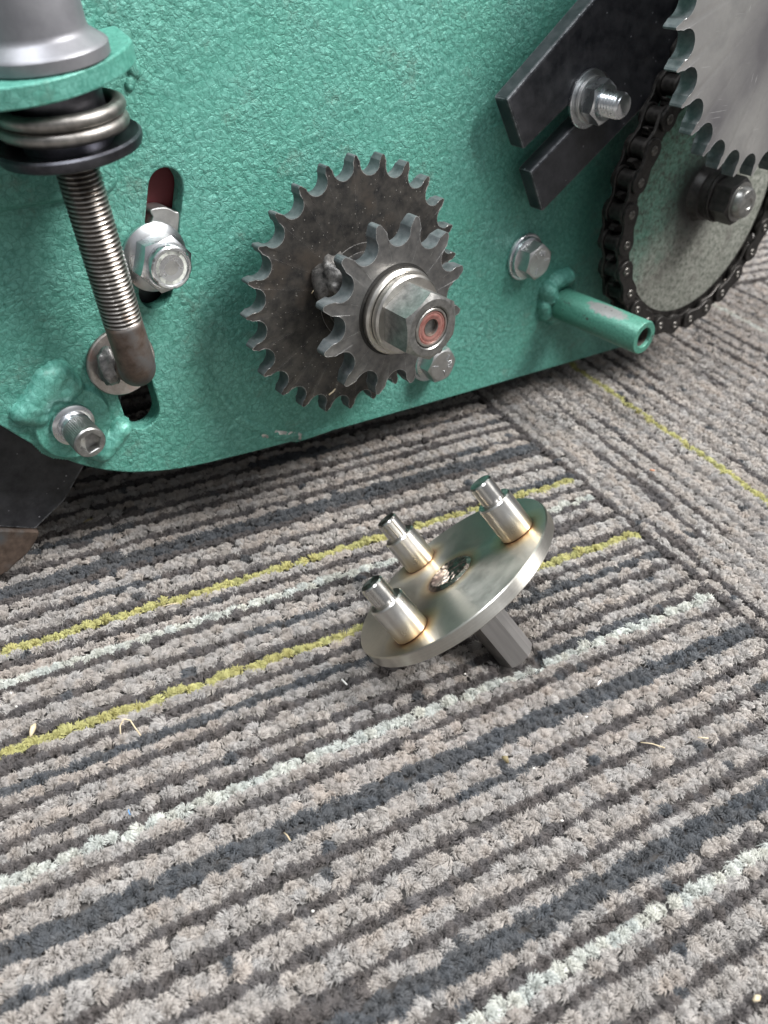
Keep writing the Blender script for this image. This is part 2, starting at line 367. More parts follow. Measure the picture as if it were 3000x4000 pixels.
def tube_path(name, P, r, mat, parent, mw=None, seg=16, smooth=180):
    """round bar along points P (mm, in the frame mw); r a number or one per point"""
    P = [Vector(p) for p in P]; V, F = [], []; n = len(P)
    ref = None
    for j, p in enumerate(P):
        t = (P[min(j + 1, n - 1)] - P[max(j - 1, 0)]).normalized()
        if ref is None: ref = t.orthogonal().normalized()
        ref = (ref - t * ref.dot(t)).normalized(); bi = t.cross(ref)
        rr = r[j] if hasattr(r, '__len__') else r
        for i in range(seg):
            a = 2 * PI * i / seg; q = p + (ref * math.cos(a) + bi * math.sin(a)) * rr; V.append(tuple(q))
    for j in range(n - 1):
        for i in range(seg):
            a, b = j * seg + i, j * seg + (i + 1) % seg; F.append((a, b, b + seg, a + seg))
    F.append(tuple(range(seg - 1, -1, -1))); F.append(tuple((n - 1) * seg + i for i in range(seg)))
    return mk(name, V, F, mat, parent, mw, smooth)

def sprocket(name, N, pitch, roller, tip, T, mat, parent, fr, u, v, wf, phase, cham, bore=8, rrf=.40, tipw=.7, span=98, bev=.35, side=None):
    """toothed plate; wf = front face, phase = angle of a tooth tip in degrees, tipw = half width of a tip"""
    PR = pitch / 2 / math.sin(PI / N); root = PR - roller / 2 * 1.02; rr = rrf * pitch; PC = root + rr; ring = []
    st = 2 * PI / N
    for k in range(N):
        g = R(phase) + st * (k + .5)                     # gap centre
        cx, cy = PC * math.cos(g), PC * math.sin(g)
        seat = []
        for q in np.linspace(-span, span, 17):
            a = g + PI - R(q); seat.append((cx + rr * math.cos(a), cy + rr * math.sin(a)))
        a_first = (math.atan2(seat[0][1], seat[0][0]) - g + PI) % (2 * PI)
        a_last = (math.atan2(seat[-1][1], seat[-1][0]) - g + PI) % (2 * PI)
        if a_first > a_last: seat.reverse()
        ring += seat
        tg = R(phase) + st * (k + 1); tw = tipw / tip * (1 + .25 * (hsh(k, N) - .5)); rt_ = tip * (1 + .010 * (hsh(k, 3) - .5))
        for s_, f_ in ((-1, .978), (-.75, .992), (-.3, 1), (.3, 1), (.75, .992), (1, .978)): ring.append((rt_ * f_ * math.cos(tg + s_ * tw), rt_ * f_ * math.sin(tg + s_ * tw)))
    n = len(ring); V, F = [], []
    r_s = root + .22 * (tip - root)
    def cz(r): return cham * max(0, (r - r_s) / (tip - r_s)) ** 1.5
    inner = root - 1.6
    def rad(p, r): q = math.hypot(*p); return (p[0] * r / q, p[1] * r / q)
    L = [[(*rad(p, bore), 0) for p in ring], [(*rad(p, inner), 0) for p in ring], [(p[0], p[1], -cz(math.hypot(*p))) for p in ring],
         [(p[0], p[1], -T + cz(math.hypot(*p))) for p in ring], [(*rad(p, inner), -T) for p in ring], [(*rad(p, bore), -T) for p in ring]]
    for l in L: V += l
    for j in range(6):
        for i in range(n):
            a, b = j * n + i, j * n + (i + 1) % n; c, d = ((j + 1) % 6) * n + (i + 1) % n, ((j + 1) % 6) * n + i; F.append((a, b, c, d))
    o = mk(name, V, F, mat, parent, fr.mat(u, v, wf), 13, bevel=bev)
    if side:
        o.data.materials.append(side)
        for p in o.data.polygons:
            if abs(p.normal.z) < .3: p.material_index = 1
    return o

def polar(name, rings, mat, parent, fr, u, v, w, seg=72, cap0=True, cap1=True, smooth=30):
    V, F = [], []
    for f in rings:
        for i in range(seg):
            t = 2 * PI * i / seg; r, z = f(t); V.append((r * math.cos(t), r * math.sin(t), z))
    for j in range(len(rings) - 1):
        for i in range(seg):
            a, b = j * seg + i, j * seg + (i + 1) % seg; F.append((a, b, b + seg, a + seg))
    if cap0: F.append(tuple(range(seg - 1, -1, -1)))
    if cap1: F.append(tuple((len(rings) - 1) * seg + i for i in range(seg)))
    return mk(name, V, F, mat, parent, fr.mat(u, v, w), smooth)
def hexr(AF, rot): return lambda t: AF / 2 / math.cos(((t - rot) % (PI / 3)) - PI / 6)
def ringp(r0, r1, w0, w1, c=.3): return [(r0, w0), (r1 - c, w0), (r1, w0 + c), (r1, w1 - c), (r1 - c, w1), (r0, w1)]

# ================================================================ the green machine
base = PF.mat(250, 0).translation; mach = thing('machine', 'green painted machine with sprockets and chain wheel on its side plate, behind the loose tool', 'machine', (base.x, base.y, 0))

def slot(x0, y0, x1, y1, r, n=14):
    a = math.atan2(y1 - y0, x1 - x0); P = []
    for i in range(n + 1): t = a + PI / 2 + PI * i / n; P.append((x0 + r * math.cos(t), y0 + r * math.sin(t)))
    for i in range(n + 1): t = a - PI / 2 + PI * i / n; P.append((x1 + r * math.cos(t), y1 + r * math.sin(t)))
    return P
def catmull(P, n=6):
    o = []
    for i in range(len(P) - 1):
        p0, p1, p2, p3 = P[max(i - 1, 0)], P[i], P[i + 1], P[min(i + 2, len(P) - 1)]
        for k in range(n):
            t = k / n; o.append(tuple(.5 * (2 * p1[j] + (p2[j] - p0[j]) * t + (2 * p0[j] - 5 * p1[j] + 4 * p2[j] - p3[j]) * t * t + (3 * p1[j] - p0[j] - 3 * p2[j] + p3[j]) * t ** 3) for j in range(len(p1))))
    o.append(P[-1]); return o
edge = catmull([(-20, -60), (15, -112), (44, -142), (58.2, -159.0), (67.7, -170.7), (78.2, -181.3), (86, -187.8), (96.3, -194.1), (107.2, -198.9), (124.8, -203.9), (150.8, -207.7), (203.1, -212.8), (305.9, -220.7), (433.5, -229.5), (468, -232.2)], 5)
outline = edge + [(470, -228), (470, 75), (-20, 75)]
plate = prism('side_plate', outline, -8, 0, M['green'], mach, PF, bevel=.7, holes=[slot(135.8, -85.4, 126.2, -122.6, 6.9), slot(110.4, -150, 113.0, -171.4, 7.5)])

def cap(p, q, r, h, x, y, pw=.5):
    dx, dy = q[0] - p[0], q[1] - p[1]; t = max(0, min(1, ((x - p[0]) * dx + (y - p[1]) * dy) / (dx * dx + dy * dy + 1e-9)))
    d = math.hypot(x - p[0] - dx * t, y - p[1] - dy * t) / r
    return h * (1 - d * d) ** pw if d < 1 else 0
def smax(a, b, k=1.2):
    m = max(a, b); return m + k * .25 * max(0, 1 - abs(a - b) / k) ** 2 if min(a, b) > 0 else m
def lug(x, y):
    wob = .5 * vnoise(x * .35, y * .35, 2)
    d = math.hypot(x - 84, y + 166); h = 2.8 * (1 - sstep(14.4, 15.4, d)) + (.5 * math.exp(-((d - 15) / .8) ** 2))
    if d > 16.6: h = 0
    for a in (cap((82.5, -144.0), (68, -156), 4.6 + wob, 5.6, x, y), cap((79.5, -146.5), (72, -154.5), 6.0 + wob, 6.0, x, y), cap((67, -156.5), (72, -159), 4.6, 5.2, x, y), cap((84, -144.5), (87, -151), 4.2, 5.0, x, y), cap((76, -150), (84, -152), 5, 5.4, x, y), cap((102.3, -174.8), (93, -182.5), 4.6 + wob, 6.2, x, y), cap((101, -176), (90, -181), 4, 4.2, x, y)):
        h = smax(h, a)
    return h + (.35 * vnoise(x * .7, y * .7, 5) if h > .3 else 0)
relief('cast_lug', 58, 112, -192, -136, .55, lug, M['green2'], plate, PF)
def gusset(x, y):
    dx = max(0, x - 111); dy = max(0, -(y + 77)); d = math.hypot(dx, dy)
    return 2.6 * (1 - sstep(5.6, 8.0, d)) if d < 8 else 0
relief('gusset', 60, 122, -88, -30, 1.0, gusset, M['green'], plate, PF)
def scar(x, y):
    P = [(140, -150), (143.5, -163), (149, -176), (158.5, -191.5), (177, -205.6), (193, -211.0), (207, -212)]
    h = 0
    for a, b in zip(P, P[1:]): h = max(h, cap(a, b, 2.6, .75, x, y, 1.5))
    return h * (.7 + .6 * vnoise(x * .5, y * .5, 8)) * sstep(-148, -165, y)
relief('cast_ridge', 136, 212, -212.4, -146, .8, scar, M['green'], plate, PF, base=-.2)
def chip(x, y): return .55 * max(0, cap((170, -201.5), (189, -209.8), 2.4, 1, x, y) - .3 - .7 * abs(vnoise(x * .6, y * .6, 9)))
relief('bare_metal_scuff', 166, 196, -213, -198, .5, chip, M['dirty_zinc'], plate, PF, base=-.1)
def tubeweld(x, y):
    d = math.hypot(x - 366, y + 181.3); a = math.atan2(y + 181.3, x - 366)
    h = 4.4 * (1 - ((d - 9) / (3.6 + 1.2 * math.sin(a * 5 + 1))) ** 2) if 5 < d < 14 else 0
    h = max(0, h)
    for q in (cap((355.5, -172.5), (357.5, -176), 5.6, 7.5, x, y), cap((362, -168.5), (371, -168.0), 5.2, 6.8, x, y), cap((375, -172), (377, -176), 4.0, 5, x, y), cap((354.5, -181), (357, -187), 4.4, 5.4, x, y), cap((364, -192), (370, -192), 3.6, 4, x, y)): h = smax(h, q, 1.5)
    return h + (.5 * vnoise(x * .6, y * .6, 4) if h > .3 else 0)
relief('tube_weld', 346, 386, -200, -160, .5, tubeweld, M['green'], plate, PF)
relief('bracket_weld', 124, 134, -56, -38, .4, lambda x, y: max(cap((129, -45), (129.5, -47), 2.4, 1.6, x, y), cap((128, -49.5), (127, -51), 1.8, 1.2, x, y)), M['green'], plate, PF)

# insides seen through the slots and an unseen dark body, added to block light behind the plate
prism('drum', [(105, -60), (160, -60), (160, -112), (105, -112)], -13, -10, M['drum'], mach, PF)
prism('housing', [(-15, 70), (465, 70), (465, -150), (300, -150), (130, -145), (60, -112), (-15, -60)], -170, -14, M['housing'], mach, PF)
prism('cross_bar', [(190, -176), (216, -176), (216, -200), (190, -200)], -170, -8.2, M['housing'], mach, PF)
prism('cross_bar', [(400, -190), (430, -190), (430, -215), (400, -215)], -170, -8.2, M['housing'], mach, PF)
prism('far_plate', [(-60, -238), (460, -240), (460, 60), (-60, 60)], -176, -171, M['housing'], mach, PF)  # unseen far side, carried down to the floor to keep back light out
prism('end_light_block', [(-50, -236), (20, -236), (20, -150), (-50, -150)], -170, -46, M['housing'], mach, PF)  # added block closing the left end, darkens the floor under the plate

# ---- flange lock nut on the upper slot
fl = lathe('flange_nut', [(6, .1), (12.6, .1), (13.1, .7), (12.9, 1.5), (11.8, 2.3), (9.4, 3.6), (8.6, 3.8), (6, 3.8)], M['zinc'], mach, PF, 127.2, -109.3, 0)
hexhead('nut_body', 18.6, 8.4, M['zinc'], fl, PF, 127.2, -109.3, 3.2, rot=R(12), ch=.93)
polar('crimped_collar', [lambda t: (8.15, 0), lambda t: (8.15, 2.6), lambda t: (8.05 - .25 * (abs(math.sin(3 * t)) > .985), 3.3), lambda t: (7.5 - .3 * (abs(math.sin(3 * t)) > .985), 3.75), lambda t: (6.7, 3.75), lambda t: (6.4, 3.3)], M['zinc'], fl, PF, 127.2, -109.3, 11.4, seg=144)
lathe('nylon_insert', [(6.6, 0), (6.6, .8), (6.2, 1.1), (4.9, 1.1), (4.6, .8)], M['nylon'], fl, PF, 127.2, -109.3, 13.6)
lathe('stud_end', [(4.6, 0), (4.6, .5), (4.1, 1.0), (2, 1.15), (.3, 1.2)], M['dirty_zinc'], fl, PF, 127.2, -109.3, 13.6)
prism('stud_shoulder', catmull([(129.6, -95.2), (128.8, -92.8), (131, -92.2), (135, -92.6), (138.4, -94.6), (140.3, -97), (137.5, -112), (122, -112), (124, -103)], 4), -9, -1.0, M['dirty_zinc'], fl, PF, bevel=.4)
prism('inner_block', [(116, -117), (140, -117), (140, -140), (116, -140)], -14, -10.5, M['black'], mach, PF)

# ---- bent threaded rod with spring seat
A0 = PO + Vector((-.09719291, .27298907, -.12405964)); AX = Vector((-.0956397, -.09183037, .99117114)); E1 = Vector((.75403184, .6433628, .13236425)); E2 = Vector((.6498377, -.76003387, -.00771199))
RF = Fr(A0, E1, E2, AX)
def pf2w(u, v, w): return PF.o + (PF.ex * u + PF.ey * v + PF.ez * w) / 1000
pts = catmull([(108.0, -145.0, 0), (108.0, -145.0, 7), (107.8, -144.6, 12.5), (107.2, -143.2, 16.8), (106.2, -140.2, 19.8), (105.2, -136.2, 21.0), (104.2, -130, 21.5), (102.9, -121.5, 21.8)], 4)
rod = tube_path('bent_rod', pts, 6.75, M['rusty'], mach, PF.mat(), seg=32)
thread('rod_thread', 6.85, 63, 1.55, .62, M['thread'], rod, RF, 0, 0, -7.2, seg=56, taper=False)
lathe('washer', [(7, 0), (13.3, 0), (13.8, .5), (13.8, 1.7), (13.3, 2.2), (7, 2.2)], M['washer'], rod, PF, 107.3, -146.6, .1)
blob('weld', (4.2, 8, 5), (100.8, -145.5, 5.5), M['weld_steel'], rod, PF, 3, .28)
lathe('spring_seat', [(7, 51.5), (19, 51.5), (21.6, 52.6), (22.2, 54), (22.2, 55.4), (21.4, 56), (20, 55.4), (17, 54.2), (7, 54)], M['cup'], rod, RF, 0, 0, 0, seg=96)
HP = []
for i in range(0, 200):
    t = i / 199; a = t * 2 * PI * 2.0 - 2.6; HP.append((17.4 * math.cos(a), 17.4 * math.sin(a), 57.2 + 8.6 * t))
tube_path('spring', HP, 2.2, M['spring'], rod, RF.mat(), seg=14)
lathe('spring_guide', [(13.6, 54.1), (13.6, 71)], M['cup'], rod, RF, 0, 0, 0)
br = prism('spring_bracket', catmull([(-34, -25), (-34, 0), (-28, 10.5), (-17, 17.5), (-6, 19.8), (5, 17.5), (14.5, 12.4), (22.5, 5.6), (28.2, -1.5)], 4) + [(29.3, -5), (33, -23.5)], 71, 77, M['green2'], mach, RF, bevel=.6)
col = lathe('collar_tube', [(7, 77.1), (18.3, 77.1), (18.8, 77.6), (18.9, 80.6), (18.5, 81.2), (17.8, 81.7), (15.2, 83.6), (14.4, 84.4), (14.1, 85.6), (14.0, 150)], M['tube_grey'], mach, RF, 0, 0, 0, seg=96)

# ---- socket cap screw on the cast lug
cs = lathe('cap_screw_washer', [(5, 3.1), (8.1, 3.1), (8.5, 3.6), (8.3, 4.6), (7.0, 5.3), (6.6, 5.4), (5, 5.4)], M['zinc'], mach, PF, 83.2, -165.4, .1)
lathe('spacer', [(5.6, 5.5), (6.3, 5.5), (6.3, 6.6), (5.9, 7.0), (5.9, 12.0)], M['zinc'], cs, PF, 83.2, -165.4, 0)
rr_ = lambda r, z: (lambda t: (r + .10 * math.cos(48 * t), z))
c0 = lambda r, z: (lambda t: (r, z))
polar('knurled_head', [c0(5.9, 9.4), rr_(6.0, 9.7), rr_(6.0, 19.2), c0(6.05, 19.6), c0(6.05, 20.4), c0(5.55, 21.0)] + [lambda t: (hexr(7.1, R(15))(t) + .25, 21.0), lambda t: (hexr(7.1, R(15))(t), 20.6), lambda t: (hexr(7.1, R(15))(t), 17.2), c0(.4, 16.2)], M['nut_steel'], cs, PF, 83.2, -165.4, 0, seg=192)

# ---- hexagon head bolts
def hexbolt(u, v, rot, mrot):
    b = lathe('hex_bolt', [(5, .1), (12.0, .1), (12.4, .5), (12.3, 1.9), (11.8, 2.3), (5, 2.3)], M['zinc'], mach, PF, u, v, 0, seg=80)
    lathe('head_flange', [(5, 2.4), (10.6, 2.4), (11.0, 2.9), (10.8, 4.0), (9.4, 4.6), (5, 4.8)], M['zinc'], b, PF, u, v, 0, seg=80)
    hexhead('bolt_head', 16.6, 7.4, M['dirty_zinc'], b, PF, u, v, 4.5, rot=rot, ch=.93)
    for k in range(3):                                 # raised grade marks and maker's letters on the head
        a = mrot + k * 2 * PI / 3; ca, sa = math.cos(a), math.sin(a)
        P_ = [(x * ca - y * sa, x * sa + y * ca) for x, y in ((3.2, -.32), (6.6, -.32), (6.6, .32), (3.2, .32))]
        prism('grade_mark', P_, 11.85, 12.25, M['zinc'], b, PF, bevel=.12, u=u, v=v)
    fc = bpy.data.curves.new('head_letters', 'FONT'); fc.body = '88'; fc.size = .0042; fc.extrude = .00022; fc.align_x = 'CENTER'; fc.align_y = 'CENTER'
    tmp = bpy.data.objects.new('tmp', fc); COL.objects.link(tmp); dg = bpy.context.evaluated_depsgraph_get(); me = bpy.data.meshes.new_from_object(tmp.evaluated_get(dg)); bpy.data.objects.remove(tmp)
    me.materials.clear(); me.materials.append(M['zinc'])
    o = bpy.data.objects.new('head_letters', me); COL.objects.link(o); o.parent = b; a = mrot + PI / 3 + .1
    mw = PF.mat(u + 5 * math.cos(a), v + 5 * math.sin(a), 12.0) @ Matrix.Rotation(a - PI / 2 + PI, 4, 'Z')
    o.matrix_basis = WM[b.name].inverted() @ mw; WM[o.name] = mw
    return b
hexbolt(333.8, -149.2, R(22), R(8)); hexbolt(269.5, -190.2, R(5), R(-70))

# ---- peg tube
def m_tube():
    x = NT('green_tube_paint_scuffed'); n1 = x.noise(.8, 5, .65); n2 = x.noise(.3, 5, .7)
    d = x.n('ShaderNodeVectorMath'); d.operation = 'DISTANCE'; mp = x.n('ShaderNodeMapping'); mp.inputs['Scale'].default_value = (1, 1, .32); x.l(x.mm, mp.inputs[0]); x.l(mp.outputs[0], d.inputs[0]); d.inputs[1].default_value = (-3.5, 8.2, 12.2)
    f = x.ramp(x.math('ADD', x.math('MULTIPLY', d.outputs['Value'], .1), x.math('MULTIPLY', n2, .55)), [(.62, 1), (.72, 0)])
    base = x.mix(x.ramp(n1, [(.35, 0), (.68, 1)]), (.045, .165, .12), (.085, .25, .19)); base = x.mix(f, base, (.18, .185, .18))
    base = x.mix(x.ramp(n2, [(.62, 0), (.68, 1)]), base, (.05, .05, .045))
    x.bump(x.math('ADD', n1, n2), .5, .0004); return x.set(base=base, metal=.25, rough=.42)
M['tube'] = m_tube()
tb = lathe('peg_tube', [(9.1, 0), (9.1, 61.2), (8.6, 62), (5.6, 62), (5.2, 61.4), (5.2, 30)], M['tube'], mach, PF, 366.5, -181.6, 0, seg=64)
lathe('tube_bore', [(5.15, 60.2), (5.1, 40), (.5, 39)], M['rusty'], tb, PF, 366.5, -181.6, 0, cap0=False)

# ---- forked black arm with its clamp bolt
arm = prism('fork_arm', [(293, -67.5), (307.3, -89.8)] + [(334, -73.8), (351.5, -63)] + [(355 + 6.3 * math.cos(R(a)), -68.3 + 6.3 * math.sin(R(a))) for a in (115, 75, 32, -10, -50)] + [(341, -83.0), (313.9, -100.5), (325.9, -121), (364.1, -97.1), (400, -75), (468, -35), (468, 60), (463, 60)], 7, 16, M['black'], mach, PF, bevel=1.1)
prism('backing_pad', [(380, -60), (466, -60), (466, 50), (400, 50)], .2, 7, M['black'], arm, PF)
AU, AV = 346.6, -71.7
aw = lathe('clamp_washer', ringp(6, 13, 16.1, 17.9), M['zinc'], mach, PF, AU, AV, 0, seg=80)
lathe('lock_washer', ringp(6, 10.4, 18, 20), M['dirty_zinc'], aw, PF, AU, AV, 0, seg=64)
hexhead('clamp_nut', 17.4, 7.6, M['zinc'], aw, PF, AU, AV, 20, rot=R(24), ch=.92, under=True)
thread('threaded_stud', 6.0, 10.8, 1.75, 1.0, M['zinc'], aw, PF, AU, AV, 27.2)

prism('shade_block', [(392, -15), (475, -15), (475, 75), (392, 75)], .2, 60, M['housing'], mach, PF, bevel=2)  # added box, no known machine part; keeps key light off the chain corner

# ---- double sprocket on the middle shaft
U0, V0 = 206.4, -132.8
bs = sprocket('large_sprocket', 25, 12.7, 7.1, 55.0, 7.0, M['dark_sprocket'], mach, PF, U0, V0, 25, 77.9, 1.0, rrf=.385, tipw=1.1, span=94, side=M['gullet'])
lathe('sprocket_hub', [(14, -8), (14, 17), (19, 17.2), (21, 25.0), (21, 25.35), (17.5, 25.6), (17, 43)], M['dark_sprocket'], bs, PF, U0, V0, 0)
M['weld_dark'] = m_metal('dark_slaggy_weld', (.03, .03, .03), (.20, .19, .18), (.35, .55), .35, .6, metal=.7)
blob('weld_lump', (7.0, 9.4, 9.0), (189.0, -122.8, 29), M['weld_dark'], bs, PF, 6, .42)
ss = sprocket('small_sprocket', 12, 15.875, 8.4, 36.9, 7.4, M['sprocket'], mach, PF, 205.8, -132.2, 51, 16, 1.2, rrf=.365, tipw=1.5, span=92, bev=.6, side=M['gullet'])
UN, VN = 205.0, -131.6
lathe('seal_gap', [(1, 51.02), (18.9, 51.02), (18.9, 51.2), (1, 51.2)], M['black_hole'], ss, PF, UN, VN, 0, seg=80)
lathe('collar_ring', [(10, 51.3), (17.4, 51.3), (17.8, 52.2), (17.7, 53.8), (16.9, 54.6), (10, 54.7)], M['bright'], ss, PF, UN, VN, 0, seg=96)
lathe('snap_ring', [(10, 55.0), (16.0, 55.0), (16.3, 55.8), (16.2, 57.6), (15.4, 58.4), (10, 58.4)], M['bright'], ss, PF, UN + .3, VN, 0, seg=96)
sn = hexhead('shaft_nut', 24.4, 14.6, M['nut_steel'], ss, PF, UN, VN, 58.3, rot=R(33), ch=.94, bore=8.3, depth=2.2)
def lb(nm, prof, mat, **k): return lathe(nm, prof, mat, ss, PF, UN, VN, 0, seg=72, **k)
lb('bearing_race', [(6.9, 70.8), (7.9, 70.8), (7.9, 72.3), (7.6, 72.7), (6.9, 72.7), (6.8, 72.2)], M['bright'], cap0=False, cap1=False)
lb('bearing_seal', [(6.85, 72.2), (6.2, 72.45), (5.6, 72.3), (5.3, 72.45), (4.4, 72.45), (3.9, 72.2), (3.5, 72.2)], M['seal'], cap0=False, cap1=False)
lb('inner_race', [(3.5, 72.3), (3.2, 72.1), (2.9, 68), (2.2, 58), (.3, 57.5)], M['rusty'], cap0=False)
tube_path('straw_scrap', [(181, -127.5, 25.7), (181.7, -126.2, 26.2), (183, -125.7, 26)], .22, M['straw'], None, PF.mat(), 6)
tube_path('straw_scrap', [(188.8, -176, 25.4), (190.6, -175, 25.8), (192.3, -174.1, 25.5)], .35, M['straw'], None, PF.mat(), 6)

# ---- chain wheel, hub nut and chain
WU, WV = 450.5, -131.0
ph0 = 189.3
cw = sprocket('chain_wheel', 29, 15.875, 10.16, 78.5, 6.6, M['chain'], mach, PF, WU, WV, 27.4, ph0 + 360 / 58, 1.8, rrf=.38, tipw=1)
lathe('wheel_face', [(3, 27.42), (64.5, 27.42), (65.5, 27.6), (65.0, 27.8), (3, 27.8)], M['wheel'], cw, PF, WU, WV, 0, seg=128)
NU, NV = 446.8, -126.6
hb = lathe('wheel_hub', [(16, 27.85), (15.2, 29), (14.2, 33), (13, 33.6), (13, 35.2), (13.4, 35.4), (13.4, 37.4), (12.9, 37.8), (8, 37.9)], M['hub'], cw, PF, NU, NV, 0, seg=72)
lathe('hub_washer', ringp(6, 13.6, 38, 40, .4), M['hub'], cw, PF, NU, NV, 0, seg=72)
hexhead('hub_nut', 22.4, 11, M['hub'], cw, PF, NU, NV, 40.2, rot=R(20), ch=.9)
lathe('shaft_end', [(8.6, 51.0), (10.4, 51.0), (10.4, 51.3), (8.4, 51.4), (8.2, 54.2), (7.2, 55.6), (5.2, 56.2), (3.0, 56.3), (2.6, 55.8), (.3, 55.6)], M['nut_steel'], cw, PF, NU, NV, 0, seg=72)
lathe('axle', [(10, -8), (10, 18)], M['hub'], cw, PF, WU, WV, 0)

chain = mk('chain', *lathe_g([(4.8, -4.0), (4.95, -3.8), (4.95, 3.8), (4.8, 4.0)], 24), M['chain'], mach, PF.mat(WU + 73.43 * math.cos(R(ph0)), WV + 73.43 * math.sin(R(ph0)), 24.6))
pitch = 15.875
pins = []
th0 = R(ph0 - 3 * 360 / 29)
for k in range(5, 0, -1): pins.append((WU + 73.43 * math.cos(th0) + math.sin(th0 - R(2)) * pitch * k, WV + 73.43 * math.sin(th0) - math.cos(th0 - R(2)) * pitch * k))
for k in range(-3, 15): a = R(ph0 + k * 360 / 29); pins.append((WU + 73.43 * math.cos(a), WV + 73.43 * math.sin(a)))
def link_geo(off, th, hgt, waist):
    P = []
    for i in range(13): a = PI / 2 + PI * i / 12; P.append((hgt * math.cos(a), hgt * math.sin(a)))
    P.append((pitch * .5, -waist))
    for i in range(13): a = -PI / 2 + PI * i / 12; P.append((pitch + hgt * math.cos(a), hgt * math.sin(a)))
    P.append((pitch * .5, waist)); n = len(P); V, F = [], []
    for z0 in (off, -off - th):
        b = len(V); c = .35
        V += [(x, y, z0) for x, y in P]
        V += [(x, y, z0 + th - c) for x, y in P]
        V += [(pitch / 2 + (x - pitch / 2) * .97, y * .94, z0 + th) for x, y in P]
        if z0 < 0: V[b:b + n] = [(x, y, z0) for x, y in P]
        for j in range(2):
            for i in range(n): F.append((b + j * n + i, b + j * n + (i + 1) % n, b + (j + 1) * n + (i + 1) % n, b + (j + 1) * n + i))
        F.append(tuple(b + i for i in range(n - 1, -1, -1))); F.append(tuple(b + 2 * n + i for i in range(n)))
    return V, F
pro = {}
def rep(key, name, V, F, mat, mw):
    if key in pro:
        o = pro[key].copy(); COL.objects.link(o)
    else: o = mk(name, V, F, mat, None, Matrix.Identity(4), 35); pro[key] = o
    o.parent = chain; o.matrix_basis = WM['chain'].inverted() @ mw
    return o
for i in range(len(pins) - 1):
    p, q = pins[i], pins[i + 1]; a = math.atan2(q[1] - p[1], q[0] - p[0])
    off, th = ((5.9, 1.6) if i % 2 else (4.1, 1.6)); V, F = link_geo(off, th, 6.3 if i % 2 == 0 else 5.9, 4.0)
    rep('link%d' % (i % 2), 'link', V, F, M['chain'], PF.mat(p[0], p[1], 24.6) @ Matrix.Rotation(a, 4, 'Z'))
V, F = lathe_g([(2.0, -8.0), (2.4, -7.7), (2.44, 0), (2.4, 7.7), (2.0, 8.1), (1.0, 8.15), (.7, 7.8)], 20)
V2, F2 = lathe_g([(4.8, -4.0), (4.95, -3.8), (4.95, 3.8), (4.8, 4.0)], 24)
for i, p in enumerate(pins):
    rep('pin', 'chain_pin', V, F, M['pin'], PF.mat(p[0], p[1], 24.6))
    rep('roller', 'roller', V2, F2, M['chain'], PF.mat(p[0], p[1], 24.6))

# ---- big bare sprocket in the top corner
bg_s = sprocket('bare_steel_sprocket', 36, 15.875, 10.16, 97.0, 8.4, M['plate_steel'], mach, PF, 421, -8, 71, -142.6, 1.0, bore=14, rrf=.385, tipw=1.1, span=95, bev=.3, side=M['gullet'])
lathe('sprocket_shaft', [(13.9, 0.2), (13.9, 74), (13, 75)], M['nut_steel'], bg_s, PF, 421, -8, 0)

# ---- leg under the left end
leg = prism('leg', [(-10, -110), (118, -140), (112, -176), (90.9, -199.5), (79.5, -213.1), (64.6, -222.2), (50, -214.5), (-10, -206)], -31, -20, M['black'], mach, PF, bevel=.5)
prism('foot_block', catmull([(50, -215.0), (57, -218.6), (65.4, -223.0), (63.2, -227.5), (58.6, -232), (52, -235.5), (45.8, -238.2), (20, -240.2)], 3) + [(-10, -240.2), (-10, -207)], -44, -18.5, M['rusty'], leg, PF, bevel=1.0)

# ================================================================ the loose tool
az = Vector((-.6573771, .22059338, .72055111)); t1 = Vector((-.3181321, -.94804639, 0)); t2 = az.cross(t1)
TFc = Vector((.02709455, .24689835, .03425999)); TF = Fr(TFc, t1, t2, az)
pinpos = [(32 * math.cos(R(a)), 32 * math.sin(R(a))) for a in (108.2, 229.2, 348.8)]
M['disc'] = m_stainless('heat_tinted_stainless_disc', [(x, y, 0, 7.6, 15) for x, y in pinpos] + [(0, 0, 0, 10.5, 17)], .33, .8, .25, (.60, .575, .525))
M['pinm'] = m_stainless('turned_stainless_pin', [(0, 0, -4.2, 6.2, 17.0)], .25, .75, .25, (.66, .64, .61))
M['tipm'] = m_stainless('turned_stainless_tip', [], .18, .7, .25)
M['hexbar'] = m_metal('dull_steel_hexagon_bar', (.36, .345, .335), (.46, .44, .43), (.32, .44), .25, .06, brushed=(2.5, 2.5, .12), metal=.9)
M['weldm'] = m_metal('coloured_weld_pool', (.16, .12, .10), (.40, .36, .33), (.18, .34), .3, .12, metal=1, dirt=((.20, .13, .11), .5))
tool = thing('spanner_tool', 'loose stainless disc tool with three stepped pins, tilted on its hexagonal stub on the carpet', 'tool', (TFc.x, TFc.y, 0))
disc = lathe('disc', [(2, -5.5), (44.4, -5.5), (44.94, -5.0), (44.94, -.45), (44.5, 0), (2, 0)], M['disc'], tool, TF, 0, 0, 0, seg=160)
for k, (x, y) in enumerate(pinpos):
    pn = lathe('pin', [(6.7, .04), (7.0, .35), (7.0, 15.3), (6.55, 15.9), (4.6, 15.95), (2, 15.95)], M['pinm'], tool, TF, x, y, 0, seg=72)
    lathe('pin_tip', [(4.45, 15.9), (4.45, 16.4), (4.65, 16.5), (4.65, 24.1), (4.15, 24.7), (1, 24.7)], M['tipm'], pn, TF, x, y, 0, seg=64)
